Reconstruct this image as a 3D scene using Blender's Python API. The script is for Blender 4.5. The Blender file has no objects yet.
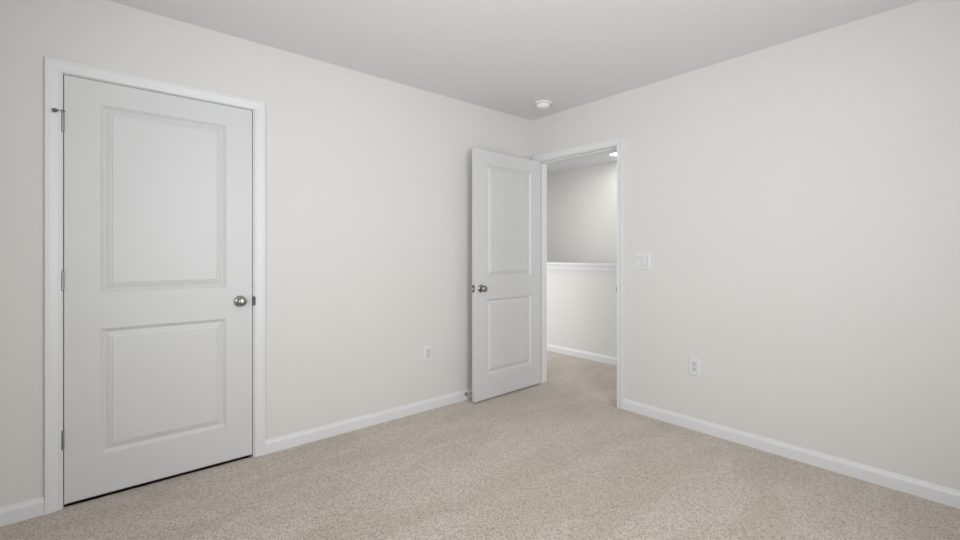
import bpy, bmesh, math, random
from mathutils import Vector, Matrix

S = bpy.context.scene
COL = S.collection
R = math.radians

# ------------------------------------------------------------------ camera
FPX = 445.75                      # focal length in pixels of a 960-wide frame
cam_d = bpy.data.cameras.new('camera')
cam = bpy.data.objects.new('camera', cam_d)
COL.objects.link(cam)
cam_d.sensor_fit = 'HORIZONTAL'
cam_d.sensor_width = 36.0
cam_d.lens = FPX / 960 * 36
cam_d.shift_y = -(270 - 254.1) / 960
cam_d.clip_start = 0.03
YAW = 0.86434
cam.location = (-3.07335, -2.85784, 1.19227)
cam.rotation_euler = (R(90), 0, YAW - R(90))
S.camera = cam

# ------------------------------------------------------------------ world, daylight, exposure
w = bpy.data.worlds.new('world')
S.world = w
w.use_nodes = True
w.node_tree.nodes['Background'].inputs[0].default_value = (0.86, 0.93, 1.0, 1)
w.node_tree.nodes['Background'].inputs[1].default_value = 1.0


def area(name, loc, rot, sx, sy, power, color):
    l = bpy.data.lights.new(name, 'AREA')
    l.shape = 'RECTANGLE'
    l.size, l.size_y = sx, sy
    l.energy = power
    l.color = color
    o = bpy.data.objects.new(name, l)
    o.location = loc
    o.rotation_euler = rot
    COL.objects.link(o)
    return o


# daylight at the bedroom window; the side and hallway lights are added, unseen fill
DAY = (0.965, 0.985, 1.0)
area('window_daylight', (-2.00, -3.395, 1.41), (R(90), 0, 0), 0.82, 1.46, 32.5, DAY)
side = area('side_fill', (-3.79, -2.40, 1.41), (R(97), 0, R(-60)), 0.90, 1.46, 16.5, DAY)
side.data.spread = R(110)         # narrowed and aimed to push added light into the entry corner
area('hallway_fill', (0.635, -2.19, 1.45), (R(90), 0, 0), 0.8, 1.33, 9, DAY)  # added, unseen light to brighten the hallway and the open door
# daylight from the neighbouring room, through its doorway onto the hallway half wall
area('doorway_daylight', (0.112, 1.15, 1.02), (R(90), 0, R(-90)), 0.70, 1.95, 11.5, DAY)

S.view_settings.view_transform = 'Standard'
S.view_settings.look = 'None'
S.view_settings.gamma = 1
S.view_settings.use_curve_mapping = False
S.view_settings.exposure = 0.05


# ------------------------------------------------------------------ materials
def new_mat(name):
    m = bpy.data.materials.new(name)
    m.use_nodes = True
    nt = m.node_tree
    return m, nt, nt.nodes['Principled BSDF']


def paint(name, col, rough=0.5, tex=0.0, scale=500.0, spec=0.4, mottle=0.015):
    """Painted surface: faint roller texture in the bump, faint mottling in the colour."""
    m, nt, b = new_mat(name)
    N = nt.nodes
    tc = N.new('ShaderNodeTexCoord')
    n1 = N.new('ShaderNodeTexNoise')
    n1.inputs['Scale'].default_value = 1.7
    n1.inputs['Detail'].default_value = 3
    nt.links.new(tc.outputs['Object'], n1.inputs['Vector'])
    rp = N.new('ShaderNodeValToRGB')
    rp.color_ramp.elements[0].position = 0.3
    rp.color_ramp.elements[1].position = 0.7
    rp.color_ramp.elements[0].color = tuple(c * (1 - mottle) for c in col) + (1,)
    rp.color_ramp.elements[1].color = tuple(min(1, c * (1 + mottle)) for c in col) + (1,)
    nt.links.new(n1.outputs['Fac'], rp.inputs['Fac'])
    nt.links.new(rp.outputs['Color'], b.inputs['Base Color'])
    b.inputs['Roughness'].default_value = rough
    b.inputs['Specular IOR Level'].default_value = spec
    if tex:
        n2 = N.new('ShaderNodeTexNoise')
        n2.inputs['Scale'].default_value = scale
        n2.inputs['Detail'].default_value = 2
        nt.links.new(tc.outputs['Object'], n2.inputs['Vector'])
        bp = N.new('ShaderNodeBump')
        bp.inputs['Strength'].default_value = tex
        bp.inputs['Distance'].default_value = 0.001
        nt.links.new(n2.outputs['Fac'], bp.inputs['Height'])
        nt.links.new(bp.outputs['Normal'], b.inputs['Normal'])
    return m


M_WALL = paint('wall_paint', (0.720, 0.709, 0.682), 0.55, 0.15, 350, 0.35, 0.006)
M_CEIL = paint('ceiling_paint', (0.80, 0.803, 0.812), 0.8, 0.25, 220, 0.2, 0.006)
M_TRIM = paint('trim_enamel', (0.765, 0.767, 0.773), 0.38, 0, 0, 0.45, 0.004)
M_DOOR = paint('door_enamel', (0.675, 0.675, 0.677), 0.42, 0.05, 300, 0.45, 0.004)
M_PLAST = paint('white_plastic', (0.74, 0.745, 0.755), 0.35, 0, 0, 0.5, 0.003)
M_PLAST_IN = paint('inner_plastic', (0.66, 0.665, 0.68), 0.35, 0, 0, 0.5, 0.003)
M_DET = paint('detector_plastic', (0.86, 0.86, 0.85), 0.4, 0, 0, 0.5, 0.003)
M_SLOT = paint('slot_dark', (0.07, 0.07, 0.073), 0.6, 0, 0, 0.2, 0.0)
M_RUBBER = paint('grey_rubber', (0.16, 0.155, 0.15), 0.6, 0, 0, 0.3, 0.02)
M_TIP = paint('white_rubber', (0.62, 0.61, 0.60), 0.6, 0, 0, 0.3, 0.02)
M_GAP_SHADE = paint('gap_shade', (0.045, 0.038, 0.032), 0.9, 0, 0, 0.1, 0.1)  # near-black colour standing in for shade below the closet door
M_CLOSET_SHADE = paint('closet_shade', (0.30, 0.295, 0.28), 0.8, 0, 0, 0.2, 0.006)  # wall colour darkened to stand in for shade inside the closet


def metal(name, col, rough):
    m, nt, b = new_mat(name)
    N = nt.nodes
    tc = N.new('ShaderNodeTexCoord')
    n = N.new('ShaderNodeTexNoise')
    n.inputs['Scale'].default_value = 60
    nt.links.new(tc.outputs['Object'], n.inputs['Vector'])
    mr = N.new('ShaderNodeMapRange')
    mr.inputs['To Min'].default_value = rough * 0.85
    mr.inputs['To Max'].default_value = rough * 1.15
    nt.links.new(n.outputs['Fac'], mr.inputs['Value'])
    nt.links.new(mr.outputs['Result'], b.inputs['Roughness'])
    b.inputs['Base Color'].default_value = col + (1,)
    b.inputs['Metallic'].default_value = 1
    return m


M_NICKEL = metal('satin_nickel', (0.37, 0.355, 0.33), 0.18)
M_HINGE = metal('hinge_nickel', (0.36, 0.345, 0.32), 0.36)
M_CHROME = metal('bright_nickel', (0.78, 0.77, 0.75), 0.25)
M_BRONZE = metal('dark_strike_metal', (0.12, 0.12, 0.125), 0.40)


def carpet_mat():
    m, nt, b = new_mat('cut_pile_carpet')
    N, L = nt.nodes, nt.links
    tc = N.new('ShaderNodeTexCoord')
    # tufts: every yarn end has its own tone, with dark gaps between
    v = N.new('ShaderNodeTexVoronoi')
    v.inputs['Scale'].default_value = 200
    v.inputs['Randomness'].default_value = 1
    L.new(tc.outputs['Object'], v.inputs['Vector'])
    sp = N.new('ShaderNodeSeparateColor')
    L.new(v.outputs['Color'], sp.inputs['Color'])
    f = N.new('ShaderNodeTexNoise')
    f.inputs['Scale'].default_value = 340
    f.inputs['Detail'].default_value = 2
    f.inputs['Roughness'].default_value = 0.6
    L.new(tc.outputs['Object'], f.inputs['Vector'])
    av = N.new('ShaderNodeMath')
    av.operation = 'ADD'
    L.new(sp.outputs['Red'], av.inputs[0])
    L.new(f.outputs['Fac'], av.inputs[1])
    hf = N.new('ShaderNodeMath')
    hf.operation = 'MULTIPLY'
    hf.inputs[1].default_value = 0.5
    L.new(av.outputs['Value'], hf.inputs[0])
    # brushed patches where the pile lies one way or the other
    mp = N.new('ShaderNodeMapping')
    mp.inputs['Rotation'].default_value = (0, 0, R(-28))
    mp.inputs['Scale'].default_value = (0.9, 2.6, 1)
    L.new(tc.outputs['Object'], mp.inputs['Vector'])
    p = N.new('ShaderNodeTexNoise')
    p.inputs['Scale'].default_value = 1.6
    p.inputs['Detail'].default_value = 4
    p.inputs['Roughness'].default_value = 0.55
    p.inputs['Distortion'].default_value = 0.5
    L.new(mp.outputs['Vector'], p.inputs['Vector'])
    rp = N.new('ShaderNodeValToRGB')
    e = rp.color_ramp.elements
    e[0].position, e[1].position = 0.42, 0.58
    e[0].color = (0.478, 0.408, 0.350, 1)
    e[1].color = (0.545, 0.474, 0.420, 1)
    L.new(p.outputs['Fac'], rp.inputs['Fac'])
    rs = N.new('ShaderNodeValToRGB')
    e = rs.color_ramp.elements
    e[0].position, e[1].position = 0.24, 0.58
    e[0].color = (0.40, 0.385, 0.37, 1)
    e[1].color = (1.14, 1.14, 1.14, 1)
    L.new(hf.outputs['Value'], rs.inputs['Fac'])
    mx = N.new('ShaderNodeMix')
    mx.data_type = 'RGBA'
    mx.blend_type = 'MULTIPLY'
    mx.inputs['Factor'].default_value = 1
    L.new(rp.outputs['Color'], mx.inputs['A'])
    L.new(rs.outputs['Color'], mx.inputs['B'])
    L.new(mx.outputs['Result'], b.inputs['Base Color'])
    ad = N.new('ShaderNodeMath')
    ad.operation = 'SUBTRACT'
    L.new(hf.outputs['Value'], ad.inputs[0])
    mu = N.new('ShaderNodeMath')
    mu.operation = 'MULTIPLY'
    mu.inputs[1].default_value = 0.5
    L.new(v.outputs['Distance'], mu.inputs[0])
    L.new(mu.outputs['Value'], ad.inputs[1])
    bp = N.new('ShaderNodeBump')
    bp.inputs['Strength'].default_value = 0.55
    bp.inputs['Distance'].default_value = 0.008
    L.new(ad.outputs['Value'], bp.inputs['Height'])
    L.new(bp.outputs['Normal'], b.inputs['Normal'])
    b.inputs['Roughness'].default_value = 0.95
    b.inputs['Specular IOR Level'].default_value = 0.1
    b.inputs['Sheen Weight'].default_value = 0.75
    b.inputs['Sheen Tint'].default_value = (1.0, 0.94, 0.85, 1)
    b.inputs['Sheen Roughness'].default_value = 0.5
    return m


M_CARPET = carpet_mat()


def emit_mat(name, col, k):
    m, nt, b = new_mat(name)
    b.inputs['Base Color'].default_value = (0.9, 0.9, 0.9, 1)
    b.inputs['Emission Color'].default_value = col + (1,)
    b.inputs['Emission Strength'].default_value = k
    return m


M_LAMP = emit_mat('lamp_diffuser', (1.0, 0.97, 0.92), 9.0)


def glass_mat():
    m = bpy.data.materials.new('window_glass')
    m.use_nodes = True
    nt = m.node_tree
    nt.nodes.clear()
    o = nt.nodes.new('ShaderNodeOutputMaterial')
    t = nt.nodes.new('ShaderNodeBsdfTransparent')
    g = nt.nodes.new('ShaderNodeBsdfGlossy')
    g.inputs['Roughness'].default_value = 0.02
    mx = nt.nodes.new('ShaderNodeMixShader')
    mx.inputs[0].default_value = 0.06
    nt.links.new(t.outputs[0], mx.inputs[1])
    nt.links.new(g.outputs[0], mx.inputs[2])
    nt.links.new(mx.outputs[0], o.inputs[0])
    return m


M_GLASS = glass_mat()


# ------------------------------------------------------------------ mesh helpers
def add_box(bm, a, b, bev=0.0, seg=2):
    t = bmesh.new()
    x0, y0, z0 = (min(a[i], b[i]) for i in range(3))
    x1, y1, z1 = (max(a[i], b[i]) for i in range(3))
    vs = [t.verts.new((x, y, z)) for x in (x0, x1) for y in (y0, y1) for z in (z0, z1)]
    for f in ((0, 1, 3, 2), (4, 6, 7, 5), (0, 4, 5, 1), (2, 3, 7, 6), (0, 2, 6, 4), (1, 5, 7, 3)):
        t.faces.new([vs[i] for i in f])
    bmesh.ops.recalc_face_normals(t, faces=t.faces)
    if bev > 0:
        bmesh.ops.bevel(t, geom=t.edges[:], offset=bev, segments=seg, profile=0.6, affect='EDGES')
    merge(bm, t)


def merge(bm, t, mat=None):
    if mat is not None:
        bmesh.ops.transform(t, matrix=mat, verts=t.verts)
    me = bpy.data.meshes.new('tmp')
    t.to_mesh(me)
    t.free()
    bm.from_mesh(me)
    bpy.data.meshes.remove(me)


def add_lathe(bm, prof, mat=None, n=32):
    """prof: list of (radius, height); turned about local z; mat places it."""
    t = bmesh.new()
    rings = []
    for r, h in prof:
        if r < 1e-6:
            rings.append([t.verts.new((0, 0, h))])
        else:
            rings.append([t.verts.new((r * math.cos(2 * math.pi * k / n), r * math.sin(2 * math.pi * k / n), h)) for k in range(n)])
    for a, b in zip(rings, rings[1:]):
        for k in range(n):
            q = [a[k % len(a)], a[(k + 1) % len(a)], b[(k + 1) % len(b)], b[k % len(b)]]
            q2 = []
            for v in q:
                if v not in q2:
                    q2.append(v)
            if len(q2) > 2:
                t.faces.new(q2)
    for r in (rings[0], rings[-1]):
        if len(r) > 2:
            t.faces.new(r)
    bmesh.ops.recalc_face_normals(t, faces=t.faces)
    merge(bm, t, mat)


def add_tube(bm, pts, r, n=10):
    """round rod through points, with end caps."""
    t = bmesh.new()
    pts = [Vector(p) for p in pts]
    rings = []
    for i, p in enumerate(pts):
        d = (pts[min(i + 1, len(pts) - 1)] - pts[max(i - 1, 0)]).normalized()
        u = d.cross(Vector((0, 0, 1)))
        if u.length < 1e-3:
            u = d.cross(Vector((0, 1, 0)))
        u.normalize()
        v = d.cross(u)
        rings.append([t.verts.new(p + r * (u * math.cos(2 * math.pi * k / n) + v * math.sin(2 * math.pi * k / n))) for k in range(n)])
    for a, b in zip(rings, rings[1:]):
        for k in range(n):
            t.faces.new([a[k], a[(k + 1) % n], b[(k + 1) % n], b[k]])
    t.faces.new(rings[0])
    t.faces.new(rings[-1])
    bmesh.ops.recalc_face_normals(t, faces=t.faces)
    merge(bm, t)


def add_sweep(bm, sections):
    """sections: list of closed outlines (lists of points) with the same count; skinned and capped."""
    t = bmesh.new()
    rings = [[t.verts.new(p) for p in s] for s in sections]
    n = len(rings[0])
    for a, b in zip(rings, rings[1:]):
        for k in range(n):
            t.faces.new([a[k], a[(k + 1) % n], b[(k + 1) % n], b[k]])
    t.faces.new(rings[0])
    t.faces.new(rings[-1])
    bmesh.ops.recalc_face_normals(t, faces=t.faces)
    merge(bm, t)


def obj(name, bm, mat, parent=None, smooth=None, loc=None):
    me = bpy.data.meshes.new(name)
    bm.to_mesh(me)
    bm.free()
    me.materials.append(mat)
    o = bpy.data.objects.new(name, me)
    COL.objects.link(o)
    if parent:
        o.parent = parent
    if loc:
        o.location = loc
    if smooth is not None:
        me.shade_smooth()
        me.set_sharp_from_angle(angle=R(smooth))
    return o


def tag(o, label, cat, group=None, kind=None):
    o['label'] = label
    o['category'] = cat
    if group:
        o['group'] = group
    if kind:
        o['kind'] = kind
    return o


def struct(o, label, cat):
    return tag(o, label, cat, kind='structure')


def empty(name, loc, rz=0.0):
    o = bpy.data.objects.new(name, None)
    COL.objects.link(o)
    o.location = loc
    o.rotation_euler = (0, 0, rz)
    o.empty_display_size = 0.1
    return o


def boxes(name, bs, mat, bev=0.0, parent=None):
    bm = bmesh.new()
    for a, b in bs:
        add_box(bm, a, b, bev)
    return obj(name, bm, mat, parent)


# ------------------------------------------------------------------ dimensions (metres)
H = 2.44
WT = 0.12                       # wall thickness
RX, RY = -3.80, -3.40           # far sides of the room, behind the camera
# closet door opening in the left wall (plane y = 0)
D1L, D1R = -3.2005, -2.3920     # door leaf edges
J1L, J1R = D1L - 0.003, D1R + 0.0042
DTOP = 2.035                    # top of the leaf
JTOP = DTOP + 0.003
JT = 0.018                      # jamb board thickness
# entry opening in the right wall (plane x = 0)
J2N, J2F = -0.9030, -0.0800     # near and far jamb faces
REV = 0.005                     # reveal between jamb edge and casing
CW = 0.057                      # casing width
HALF_X = 1.150                  # face of the half wall in the hallway
STAIR_X = 2.22                  # far wall above the stairs
HY0, HY1 = -2.2, 3.4            # hallway ends

# ------------------------------------------------------------------ floor, ceiling, walls
o = boxes('floor', [
    ((RX - WT, RY - WT, -0.10), (HALF_X + WT, 0.010, 0.0)),
    ((RX - WT, 0.010, -0.10), (D1L - 0.003, 0.95, 0.0)),
    ((D1R + 0.003, 0.010, -0.10), (HALF_X + WT, 0.95, 0.0)),
    ((D1L - 0.003, 0.110, -0.10), (D1R + 0.003, 0.95, 0.0)),
    ((RX - WT, 0.95, -0.10), (HALF_X + WT, HY1, 0.0))], M_CARPET)
struct(o, 'beige speckled cut-pile carpet running from the bedroom into the hallway', 'floor')
o = boxes('ceiling', [((RX - WT, RY - WT, H), (STAIR_X + WT, HY1 + WT, H + 0.1))], M_CEIL)
struct(o, 'flat white painted ceiling over the bedroom and the hallway', 'ceiling')

o = boxes('wall_left', [
    ((RX - WT, 0, 0), (J1L - JT, WT, H)),
    ((J1R + JT, 0, 0), (0.0, WT, H)),
    ((J1L - JT, 0, JTOP + JT), (J1R + JT, WT, H))], M_WALL)
struct(o, 'pale warm grey wall around the closed closet door', 'wall')
o = boxes('wall_right', [
    ((0, J2F + JT, 0), (WT, 0.78, H)), ((0, 1.52, 0), (WT, HY1, H)), ((0, 0.78, 2.04), (WT, 1.52, H)),
    ((0, RY - WT, 0), (WT, J2N - JT, H)),
    ((0, J2N - JT, JTOP + JT), (WT, J2F + JT, H))], M_WALL)
struct(o, 'pale warm grey wall with the open doorway, light switch and outlet', 'wall')
WZ0, WZ1 = 0.66, 2.17


def holed_wall(name, place, u0, u1, h0, h1, label):
    """wall slab from u0 to u1 with a window hole h0..h1; place(u, d, z) -> xyz, d = depth into the wall."""
    bs = []
    for ua, ub, za, zb in ((u0, h0, 0, H), (h1, u1, 0, H), (h0, h1, 0, WZ0), (h0, h1, WZ1, H)):
        bs.append((place(ua, 0, za), place(ub, WT, zb)))
    return struct(boxes(name, bs, M_WALL), label, 'wall')


def window(name, loc, rz, ww, label):
    """double-hung window unit, local x along the wall, -y outwards."""
    win = empty(name, loc, rz)
    struct(win, label, 'window')
    wh = WZ1 - WZ0
    bm = bmesh.new()
    n = 2 if ww > 1.2 else 1
    for k in range(n):
        x0, x1 = -ww / 2 + k * ww / n, -ww / 2 + (k + 1) * ww / n
        for a, b in (((x0, -0.10, 0), (x0 + 0.04, -0.03, wh)), ((x1 - 0.04, -0.10, 0), (x1, -0.03, wh)),
                     ((x0, -0.10, 0), (x1, -0.03, 0.045)), ((x0, -0.10, wh - 0.04), (x1, -0.03, wh)),
                     ((x0, -0.085, wh / 2 - 0.02), (x1, -0.04, wh / 2 + 0.02))):
            add_box(bm, a, b, 0.002, 1)
    obj('window_frame', bm, M_TRIM, win)
    bm = bmesh.new()
    add_box(bm, (-ww / 2 + 0.03, -0.068, 0.03), (ww / 2 - 0.03, -0.064, wh - 0.03))
    obj('pane', bm, M_GLASS, win)
    bm = bmesh.new()
    add_box(bm, (-ww / 2 - 0.05, -0.03, -0.02), (ww / 2 + 0.05, 0.03, 0.0), 0.003)
    obj('window_sill', bm, M_TRIM, win)


holed_wall('wall_window_side', lambda u, d, z: (u, RY - d, z), RX - WT, 0, -2.48, -1.52,
           'pale warm grey wall with a window, facing the closet door')
holed_wall('wall_back', lambda u, d, z: (RX - d, u, z), RY, WT, -2.88, -1.92,
           'pale warm grey wall behind the viewer, facing the entry door')
o = boxes('gap_shade_strip', [((D1L - 0.003, 0.010, -0.10), (D1R + 0.003, 0.110, -0.030))], M_GAP_SHADE)  # sunken dark strip added to blacken the shaded gap under the door
struct(o, 'dark sunken strip added for the shade under the closed closet door', 'shade strip')
# closet behind the closed door
o = boxes('wall_closet', [
    ((J1L - 0.25, WT + 0.60, 0), (J1R + 0.25, WT + 0.66, H)),
    ((J1L - 0.31, WT, 0), (J1L - 0.25, WT + 0.66, H)),
    ((J1R + 0.25, WT, 0), (J1R + 0.31, WT + 0.66, H))], M_CLOSET_SHADE)
struct(o, 'closet walls behind the closed door', 'wall')
# hallway beyond the open door
o = boxes('wall_half', [((HALF_X, HY0, 0), (HALF_X + 0.115, HY1, 1.007))], M_WALL)
struct(o, 'pale grey half wall along the stairs, seen through the open doorway', 'wall')
o = boxes('wall_stairs', [((STAIR_X, HY0, -1.4), (STAIR_X + WT, HY1, H))], M_WALL)
struct(o, 'pale grey stairwell wall beyond the white capped half wall', 'wall')
o = boxes('wall_hallway_end', [((WT, HY1, -1.4), (STAIR_X + WT, HY1 + WT, H))], M_WALL)
struct(o, 'pale grey end wall of the hallway on the corner side', 'wall')
o = boxes('wall_hallway_near', [
    ((WT, HY0 - WT, -1.4), (0.20, HY0, H)), ((1.07, HY0 - WT, -1.4), (STAIR_X + WT, HY0, H)),
    ((0.20, HY0 - WT, -1.4), (1.07, HY0, WZ0)), ((0.20, HY0 - WT, WZ1), (1.07, HY0, H))], M_WALL)
struct(o, 'pale grey end wall of the hallway with an added window opening', 'wall')
o = boxes('floor_stairs', [((HALF_X + WT, HY0, -1.4), (STAIR_X, HY1, -1.3))], M_CARPET)
struct(o, 'carpeted landing low behind the half wall', 'floor')

# ------------------------------------------------------------------ windows, all out of the picture; side and hallway ones added for fill
window('window_1', (-2.00, RY, WZ0), 0, 0.96, 'white double-hung window in the wall facing the closet door')
window('added_window_2', (RX, -2.40, WZ0), R(-90), 0.96, 'added, unseen white double-hung window in the wall facing the entry door')  # unseen window added with the fill for the right wall
window('added_window_3', (0.635, HY0, WZ0), 0, 0.87, 'added, unseen white double-hung window at the end of the hallway')  # unseen window added to go with the hallway fill light

# ------------------------------------------------------------------ baseboards
BASE_PROF = [(0, 0), (0.013, 0), (0.013, 0.0575), (0.0115, 0.062), (0.008, 0.070), (0.0065, 0.076), (0.005, 0.080), (0, 0.081)]


def baseboard(name, runs, label):
    """runs: (start, end, outward normal, mitre at start, mitre at end): straight lengths on the floor."""
    bm = bmesh.new()
    for a, b, nrm, ms, me_ in runs:
        a, b, nrm = Vector(a), Vector(b), Vector(nrm)
        d = (b - a).normalized()
        secs = []
        for p, s in ((a, ms), (b, -me_)):
            secs.append([(p + nrm * u + d * (u * s)).to_tuple()[:2] + (v,) for u, v in BASE_PROF])
        add_sweep(bm, secs)
    o = obj(name, bm, M_TRIM)
    return struct(o, label, 'baseboard')


C1L, C1R = J1L - REV - CW, J1R + REV + 0.0025 + CW       # outer casing edges, closet door
C2N, C2F = J2N - REV - CW, J2F + REV + CW       # outer casing edges, entry door
baseboard('baseboard_left', [
    ((RX, 0, 0), (C1L, 0, 0), (0, -1, 0), 1, 0),
    ((C1R, 0, 0), (0, 0, 0), (0, -1, 0), 0, 1)],
    'white baseboard along the wall with the closet door')
baseboard('baseboard_right', [
    ((0, C2N, 0), (0, RY, 0), (-1, 0, 0), 0, 1)],
    'white baseboard under the outlet, right of the open doorway')
baseboard('baseboard_back', [
    ((RX, RY, 0), (RX, 0, 0), (1, 0, 0), 1, 1)],
    'white baseboard behind the viewer, on the wall facing the entry door')
baseboard('baseboard_window_side', [
    ((0, RY, 0), (RX, RY, 0), (0, 1, 0), 1, 1)],
    'white baseboard under the window, facing the closet door')
baseboard('baseboard_hallway', [
    ((HALF_X, HY0, 0), (HALF_X, HY1, 0), (-1, 0, 0), 0, 0)],
    'white baseboard at the foot of the hallway half wall')

# ------------------------------------------------------------------ door casings
CAS_PROF = [(0, 0), (0, 0.0085), (0.002, 0.0105), (0.007, 0.0115), (0.010, 0.0100), (0.013, 0.0098), (0.018, 0.0112),
            (0.030, 0.0128), (0.038, 0.0142), (0.042, 0.0146), (0.0435, 0.0160), (0.046, 0.0176), (0.053, 0.0180),
            (0.056, 0.0168), (0.057, 0.0145), (0.057, 0)]


def casing_bm(l, r, top, place):
    """U-shaped mitred casing around an opening l..r, height top; place(u, t, z) -> xyz with t standing off the wall."""
    bm = bmesh.new()
    secs = [[place(l - w_, t, 0.0) for w_, t in CAS_PROF],
            [place(l - w_, t, top + w_) for w_, t in CAS_PROF]]
    add_sweep(bm, secs)
    secs = [[place(l - w_, t, top + w_) for w_, t in CAS_PROF],
            [place(r + w_, t, top + w_) for w_, t in CAS_PROF]]
    add_sweep(bm, secs)
    secs = [[place(r + w_, t, top + w_) for w_, t in CAS_PROF],
            [place(r + w_, t, 0.0) for w_, t in CAS_PROF]]
    add_sweep(bm, secs)
    return bm


tr1 = empty('trim_1', ((J1L + J1R) / 2, 0, 0))
struct(tr1, 'white moulded casing around the closed closet door', 'door trim')
ox = tr1.location.x
obj('casing', casing_bm(J1L - REV - ox, J1R + REV + 0.0025 - ox, JTOP + 0.0035, lambda u, t, z: (u, -t, z)), M_TRIM, tr1, 20)
bm = bmesh.new()
add_box(bm, (J1L - JT - ox, 0, 0), (J1L - ox, WT, JTOP + JT))
add_box(bm, (J1R - ox, 0, 0), (J1R + JT - ox, WT, JTOP + JT))
add_box(bm, (J1L - ox, 0, JTOP), (J1R - ox, WT, JTOP + JT))
obj('jamb', bm, M_TRIM, tr1)
bm = bmesh.new()
add_box(bm, (J1L - ox, 0.038, 0), (J1L + 0.011 - ox, 0.072, JTOP))
add_box(bm, (J1R - 0.011 - ox, 0.038, 0), (J1R - ox, 0.072, JTOP))
add_box(bm, (J1L + 0.011 - ox, 0.038, JTOP - 0.011), (J1R - 0.011 - ox, 0.072, JTOP))
obj('door_stop_moulding', bm, M_TRIM, tr1)
bm = bmesh.new()          # strike plate with its lip curling round the jamb edge
x = J1R - ox
add_box(bm, (x - 0.0012, -0.001, 0.885), (x + 0.001, 0.030, 0.951))
add_box(bm, (x - 0.0020, -0.0050, 0.893), (x + 0.0105, -0.0008, 0.943), 0.0018, 2)
add_box(bm, (x + 0.0030, -0.0135, 0.893), (x + 0.0115, -0.0020, 0.943), 0.003, 2)
o = obj('strike_plate', bm, M_BRONZE, tr1)
o['label'] = 'dark metal strike plate on the closet jamb'

tr2 = empty('trim_2', (0, (J2N + J2F) / 2, 0))
struct(tr2, 'white moulded casing and jamb around the open doorway', 'door trim')
oy = tr2.location.y
obj('casing', casing_bm(J2N - REV - oy, J2F + REV - oy, JTOP + REV, lambda u, t, z: (-t, u, z)), M_TRIM, tr2, 20)
obj('casing', casing_bm(J2N - REV - oy, J2F + REV - oy, JTOP + REV, lambda u, t, z: (WT + t, u, z)), M_TRIM, tr2, 20)
bm = bmesh.new()
add_box(bm, (0, J2N - JT - oy, 0), (WT, J2N - oy, JTOP + JT))
add_box(bm, (0, J2F - oy, 0), (WT, J2F + JT - oy, JTOP + JT))
add_box(bm, (0, J2N - oy, JTOP), (WT, J2F - oy, JTOP + JT))
obj('jamb', bm, M_TRIM, tr2)
bm = bmesh.new()
add_box(bm, (0.038, J2N - oy, 0), (0.072, J2N + 0.011 - oy, JTOP), 0.001, 1)
add_box(bm, (0.038, J2F - 0.011 - oy, 0), (0.072, J2F - oy, JTOP), 0.001, 1)
add_box(bm, (0.038, J2N + 0.011 - oy, JTOP - 0.011), (0.072, J2F - 0.011 - oy, JTOP), 0.001, 1)
obj('door_stop_moulding', bm, M_TRIM, tr2)
bm = bmesh.new()
add_box(bm, (0.004, J2N - 0.001 - oy, 0.885), (0.034, J2N + 0.0012 - oy, 0.951), 0.0005, 1)
add_box(bm, (-0.010, J2N - 0.006 - oy, 0.898), (0.006, J2N + 0.0015 - oy, 0.938), 0.0015, 2)
o = obj('strike_plate', bm, M_HINGE, tr2)
o['label'] = 'nickel strike plate on the doorway jamb'

# ------------------------------------------------------------------ half wall cap in the hallway
tr3 = empty('trim_3', (HALF_X + 0.0575, 0, 1.007))
struct(tr3, 'white cap and moulding along the top of the hallway half wall', 'wall cap')
bm = bmesh.new()
add_box(bm, (-0.0575 - 0.036, HY0, 0.060), (0.0575 + 0.036, HY1, 0.081), 0.005, 2)
obj('cap_board', bm, M_TRIM, tr3)
bm = bmesh.new()
for s in (-1, 1):
    pr = [(0.0575, 0.004), (0.0665, 0.004), (0.068, 0.012), (0.070, 0.020), (0.0715, 0.032), (0.074, 0.042), (0.082, 0.054), (0.084, 0.060), (0.0575, 0.060)]
    add_sweep(bm, [[(s * u, yy, v) for u, v in pr] for yy in (HY0, HY1)])
add_box(bm, (-0.0575, HY0, 0.0), (0.0575, HY1, 0.060))
obj('cap_moulding', bm, M_TRIM, tr3, 25)

# ------------------------------------------------------------------ two-panel doors
DT = 0.035
PANEL_PROF = [(0, 0), (0.0015, 0.0016), (0.005, 0.0040), (0.014, 0.0125), (0.018, 0.0140), (0.022, 0.0132),
              (0.033, 0.0080), (0.044, 0.0048), (0.0465, 0.0046), (0.0485, 0.0012)]


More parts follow.
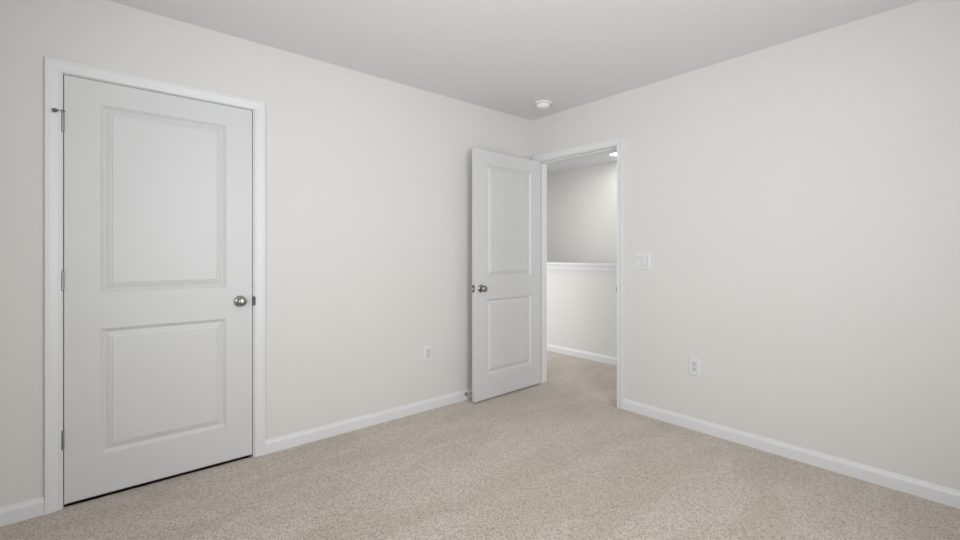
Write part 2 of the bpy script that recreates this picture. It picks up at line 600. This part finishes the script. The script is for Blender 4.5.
def leaf_bm(W, Ht, pans):
    """moulded door slab: x 0..W, y 0..DT, z 0..Ht, both faces with the moulded panels."""
    bm = bmesh.new()
    xs = [0, pans[0][0], pans[0][1], W]
    zs = [0, pans[0][2], pans[0][3], pans[1][2], pans[1][3], Ht]
    for side in (0, 1):
        def P(x, d, z):
            return (x, d if side == 0 else DT - d, z)
        for i in range(3):
            for j in range(5):
                if i == 1 and j in (1, 3):
                    x0, x1, z0, z1 = xs[1], xs[2], zs[j], zs[j + 1]
                    rings = []
                    for off, dep in PANEL_PROF:
                        rings.append([bm.verts.new(P(*q)) for q in (
                            (x0 + off, dep, z0 + off), (x1 - off, dep, z0 + off), (x1 - off, dep, z1 - off), (x0 + off, dep, z1 - off))])
                    for a, b in zip(rings, rings[1:]):
                        for k in range(4):
                            bm.faces.new([a[k], a[(k + 1) % 4], b[(k + 1) % 4], b[k]])
                    bm.faces.new(rings[-1])
                else:
                    bm.faces.new([bm.verts.new(P(x, 0, z)) for x, z in (
                        (xs[i], zs[j]), (xs[i + 1], zs[j]), (xs[i + 1], zs[j + 1]), (xs[i], zs[j + 1]))])
    for j in range(5):
        for x in (0, W):
            bm.faces.new([bm.verts.new((x, y, z)) for y, z in ((0, zs[j]), (DT, zs[j]), (DT, zs[j + 1]), (0, zs[j + 1]))])
    for i in range(3):
        for z in (0, Ht):
            bm.faces.new([bm.verts.new((x, y, z)) for x, y in ((xs[i], 0), (xs[i + 1], 0), (xs[i + 1], DT), (xs[i], DT))])
    bmesh.ops.remove_doubles(bm, verts=bm.verts, dist=1e-5)
    bmesh.ops.recalc_face_normals(bm, faces=bm.faces)
    edge = [e for e in bm.edges if len(e.link_faces) == 2 and
            all(any(abs(v.co[a] - c) < 1e-6 for v in e.verts) for a, c in ()) and e.calc_face_angle(0) > 1.4]
    bmesh.ops.bevel(bm, geom=edge, offset=0.0015, segments=2, profile=0.6, affect='EDGES')
    return bm


def knob_set(parent, x, z, side):
    """rosette, neck and round knob; side -1 stands off the y=0 face, +1 off the y=DT face."""
    y0 = 0.0 if side < 0 else DT
    rot = Matrix.Translation((x, y0, z)) @ Matrix.Rotation(R(90 if side < 0 else -90), 4, 'X')
    bm = bmesh.new()
    add_lathe(bm, [(0.0, 0.060), (0.006, 0.0600), (0.013, 0.0592), (0.019, 0.0570), (0.0235, 0.0530), (0.0260, 0.0475),
                   (0.0265, 0.0430), (0.0250, 0.0375), (0.0215, 0.0325), (0.0165, 0.0285), (0.0130, 0.0255),
                   (0.0120, 0.0215), (0.0125, 0.0150), (0.0150, 0.0110)], rot, 40)
    k = obj('door_knob', bm, M_NICKEL, parent, 50)
    k['label'] = 'round satin nickel door knob'
    bm = bmesh.new()
    add_lathe(bm, [(0.0, 0.0120), (0.016, 0.0120), (0.024, 0.0105), (0.0295, 0.0075), (0.0320, 0.0040), (0.0325, 0.0)], rot, 40)
    r_ = obj('rosette', bm, M_NICKEL, k, 50)
    return k


def hinge(parent, x, y, z0, z1, leaf_dir):
    """butt hinge knuckle barrel at (x, y) with pin heads and the sliver of leaf that shows."""
    bm = bmesh.new()
    n = 5
    r = 0.0062
    hgt = (z1 - z0 - 0.008)
    for k in range(n):
        a = z0 + 0.004 + hgt * k / n
        b = z0 + 0.004 + hgt * (k + 1) / n
        add_lathe(bm, [(r * 0.86, a), (r, a + 0.0008), (r, b - 0.0008), (r * 0.86, b)], Matrix.Translation((x, y, 0)), 18)
    for a, s in ((z0 + 0.004, -1), (z1 - 0.004, 1)):
        add_lathe(bm, [(0.0048, a), (0.0058, a + s * 0.001), (0.0050, a + s * 0.003), (0.0, a + s * 0.004)], Matrix.Translation((x, y, 0)), 18)
    add_box(bm, (x - 0.0012, y, z0 + 0.004), (x + 0.0012, y + leaf_dir * 0.030, z1 - 0.004))
    h = obj('hinge', bm, M_HINGE, parent, 40)
    h['label'] = 'satin nickel butt hinge'
    return h


PX0, PX1 = 0.1280, 0.6745
# ---- closet door, closed
d1 = empty('door_1', (D1L, 0.0005, 0.018))
struct(d1, 'closed white two-panel closet door at the left', 'door')
W1, H1 = D1R - D1L, DTOP - 0.018
obj('door_panel', leaf_bm(W1, H1, [(PX0, PX1, 0.1940, 0.8085), (PX0, PX1, 0.9860, 1.9050)]), M_DOOR, d1)
knob_set(d1, W1 - 0.0640, 0.9025, -1)
knob_set(d1, W1 - 0.0640, 0.9025, 1)
for z0, z1 in ((0.276, 0.368), (1.022, 1.116), (1.765, 1.859)):
    hg = hinge(d1, -0.0045, -0.0060, z0 - 0.018, z1 - 0.018, 1)
# hinge-pin door stop on the top hinge
bm = bmesh.new()
zt = 1.860 - 0.018
hx = -0.0045
add_lathe(bm, [(0.0035, 0.0), (0.0085, 0.0), (0.0090, 0.0015), (0.0085, 0.0035), (0.0035, 0.0035)], Matrix.Translation((hx, -0.006, zt)), 20)
add_lathe(bm, [(0.0, 0.009), (0.004, 0.0085), (0.0055, 0.006), (0.0055, 0.0035)], Matrix.Translation((hx, -0.006, zt)), 18)
add_tube(bm, [(hx - 0.004, -0.010, zt + 0.002), (hx - 0.014, -0.017, zt), (hx - 0.022, -0.022, zt - 0.002)], 0.0028)
add_tube(bm, [(hx + 0.004, -0.010, zt + 0.002), (hx + 0.009, -0.011, zt + 0.002)], 0.0026)
ps = obj('hinge_pin_stop', bm, M_HINGE, hg, 40)
bm = bmesh.new()
md = Matrix.Translation((hx - 0.025, -0.023, zt - 0.004)) @ Matrix.Rotation(R(65), 4, 'Z') @ Matrix.Rotation(R(-90), 4, 'X')
add_lathe(bm, [(0.0, 0.009), (0.006, 0.0085), (0.0090, 0.006), (0.0094, 0.001), (0.0092, -0.004), (0.0075, -0.007), (0.0, -0.008)], md, 22)
o = obj('bumper', bm, M_RUBBER, hg, 50)
o['label'] = 'dark grey rubber bumper'
# latch bolt and face plate in the right edge
bm = bmesh.new()
add_box(bm, (W1 - 0.001, 0.006, 0.877), (W1 + 0.0008, 0.029, 0.933), 0.0004, 1)
obj('latch_plate', bm, M_NICKEL, d1)

# ---- entry door, open against the left wall
TILT = R(1.9)
d2 = empty('door_2', (-0.010, -0.0830, 0.016), R(180) + TILT)
struct(d2, 'open white two-panel entry door standing near the corner', 'door')
W2, H2 = 0.8020, DTOP - 0.016
obj('door_panel', leaf_bm(W2, H2, [(W2 - PX1, W2 - PX0, 0.1940, 0.8085), (W2 - PX1, W2 - PX0, 0.9860, 1.9050)]), M_DOOR, d2)
knob_set(d2, W2 - 0.0640, 0.9000, 1)
knob_set(d2, W2 - 0.0640, 0.9000, -1)
bm = bmesh.new()
add_box(bm, (W2 - 0.001, 0.0045, 0.872), (W2 + 0.0012, 0.0305, 0.929), 0.0005, 1)
lp = obj('latch_plate', bm, M_BRONZE, d2)
bm = bmesh.new()
add_box(bm, (W2 + 0.001, 0.0110, 0.890), (W2 + 0.0120, 0.0240, 0.911), 0.003, 2)
obj('latch_bolt', bm, M_CHROME, lp)
for z0, z1 in ((0.276, 0.368), (1.022, 1.116), (1.765, 1.859)):
    hinge(d2, -0.0020, -0.0060, z0 - 0.016, z1 - 0.016, 1)

# ------------------------------------------------------------------ rigid door stop on the baseboard
ds = empty('door_stop', (-0.797, -0.013, 0.050))
tag(ds, 'small nickel door stop on the baseboard behind the open entry door', 'door stop')
rm = Matrix.Rotation(R(90), 4, 'X')
bm = bmesh.new()
add_lathe(bm, [(0.0, 0.0075), (0.008, 0.007), (0.0120, 0.0045), (0.0140, 0.0)], rm, 24)
obj('base', bm, M_HINGE, ds, 40)
bm = bmesh.new()
add_lathe(bm, [(0.0055, 0.006), (0.0052, 0.020), (0.0048, 0.040), (0.0052, 0.050), (0.0075, 0.052)], rm, 18)
obj('stem', bm, M_HINGE, ds, 40)
bm = bmesh.new()
add_lathe(bm, [(0.0072, 0.052), (0.0082, 0.054), (0.0082, 0.062), (0.0065, 0.0655), (0.0, 0.0665)], rm, 20)
o = obj('tip', bm, M_TIP, ds, 50)
o['label'] = 'white rubber tip'


# ------------------------------------------------------------------ wall plates
def plate_bm(w_, h_, t=0.0062):
    """wall plate in local x (width), z (height), standing off along -y, with a sloped rim."""
    bm = bmesh.new()
    add_sweep(bm, [[(sx * (w_ / 2 - i), -d, sz * (h_ / 2 - i)) for sx, sz in ((-1, -1), (1, -1), (1, 1), (-1, 1))]
                   for i, d in ((0, 0), (0, 0.0025), (0.002, 0.0048), (0.006, t))])
    return bm


def outlet(loc, rz, label):
    r_ = empty('wall_outlet', loc, rz)
    tag(r_, label, 'outlet', 'white wall outlets')
    obj('cover_plate', plate_bm(0.080, 0.126), M_PLAST, r_)
    bm = bmesh.new()
    add_box(bm, (-0.0170, -0.0080, -0.0340), (0.0170, -0.004, 0.0340), 0.0012, 2)
    rec = obj('receptacle', bm, M_PLAST_IN, r_)
    for zc in (-0.0200, 0.0160):
        for sx in (-1, 1):
            bm = bmesh.new()
            add_box(bm, (sx * 0.0064 - 0.0013, -0.0083, zc + 0.0010), (sx * 0.0064 + 0.0013, -0.0078, zc + 0.0095))
            obj('slot', bm, M_SLOT, rec)
        bm = bmesh.new()
        add_lathe(bm, [(0.0, 0.0083), (0.0029, 0.0083), (0.0029, 0.0078), (0.0, 0.0078)],
                  Matrix.Translation((0, 0, zc - 0.0055)) @ Matrix.Rotation(R(90), 4, 'X'), 14)
        obj('ground_hole', bm, M_SLOT, rec)
    return r_


outlet((-1.158, 0, 0.434), 0.0, 'white outlet on the wall between the closet door and the open entry door')
outlet((0, -1.502, 0.431), R(-90), 'white outlet low on the wall right of the open doorway')

sw = empty('light_switch', (0, -1.120, 1.140), R(-90))
tag(sw, 'white two-rocker light switch beside the open doorway', 'light switch')
obj('cover_plate', plate_bm(0.124, 0.124), M_PLAST, sw)
for xc, tilt in ((-0.0245, 1), (0.0245, -1)):
    bm = bmesh.new()
    t0, t1 = (0.0078, 0.0105) if tilt > 0 else (0.0105, 0.0078)   # top and bottom stand-off of the rocker
    secs = []
    for z, d in ((-0.0335, t1), (0.0, 0.0082), (0.0335, t0)):
        secs.append([(xc - 0.0168, -0.004, z), (xc + 0.0168, -0.004, z), (xc + 0.0168, -d, z), (xc - 0.0168, -d, z)])
    add_sweep(bm, secs)
    obj('rocker', bm, M_PLAST, sw)
    bm = bmesh.new()
    add_box(bm, (xc - 0.0180, -0.0064, -0.0347), (xc + 0.0180, -0.0050, 0.0347))
    obj('rocker_gap', bm, M_RUBBER, sw)

# ------------------------------------------------------------------ smoke detector
sd = empty('smoke_detector', (-0.292, -0.400, H))
tag(sd, 'round white smoke detector on the ceiling near the corner', 'smoke detector')
fl = Matrix.Rotation(R(180), 4, 'X')
bm = bmesh.new()
add_lathe(bm, [(0.066, 0.0), (0.067, 0.002), (0.067, 0.010), (0.064, 0.013), (0.052, 0.0135), (0.0, 0.0135)], fl, 48)
obj('base', bm, M_DET, sd, 40)
bm = bmesh.new()
add_lathe(bm, [(0.0, 0.013), (0.047, 0.013), (0.047, 0.0175), (0.0535, 0.019), (0.055, 0.026), (0.053, 0.034), (0.048, 0.041),
               (0.040, 0.046), (0.026, 0.049), (0.0, 0.050)], fl, 48)
hd = obj('housing', bm, M_DET, sd, 40)
bm = bmesh.new()
add_lathe(bm, [(0.0, 0.053), (0.008, 0.0528), (0.0095, 0.050), (0.0095, 0.047)], fl @ Matrix.Translation((0.012, 0.0, 0)), 20)
o = obj('test_button', bm, M_PLAST_IN, hd, 40)

# ------------------------------------------------------------------ recessed lights in the hallway ceiling


def recessed(loc, label, power):
    r_ = empty('recessed_ceiling_light', loc)
    tag(r_, label, 'ceiling light', 'recessed hallway lights')
    bm = bmesh.new()
    add_lathe(bm, [(0.090, 0.0), (0.090, 0.003), (0.086, 0.0055), (0.074, 0.006), (0.072, 0.003), (0.072, 0.0)], fl, 40)
    obj('trim_ring', bm, M_DET, r_, 40)
    bm = bmesh.new()
    add_lathe(bm, [(0.0, 0.0085), (0.045, 0.0080), (0.070, 0.0055), (0.072, 0.001), (0.0, 0.001)], fl, 40)
    obj('diffuser', bm, M_LAMP, r_, 40)
    l = bpy.data.lights.new('hallway_lamp', 'AREA')
    l.shape = 'DISK'
    l.size = 0.14
    l.energy = power
    l.color = (1.0, 0.985, 0.95)
    lo = bpy.data.objects.new('hallway_lamp', l)
    lo.location = (loc[0], loc[1], loc[2] - 0.012)
    COL.objects.link(lo)
    return r_


recessed((1.815, 0.265, H), 'lit round recessed light in the ceiling over the stairs', 3.8)
recessed((0.72, 1.05, H), 'added, unseen round recessed light further along the hallway ceiling', 8.4)  # unseen light added to brighten the half wall
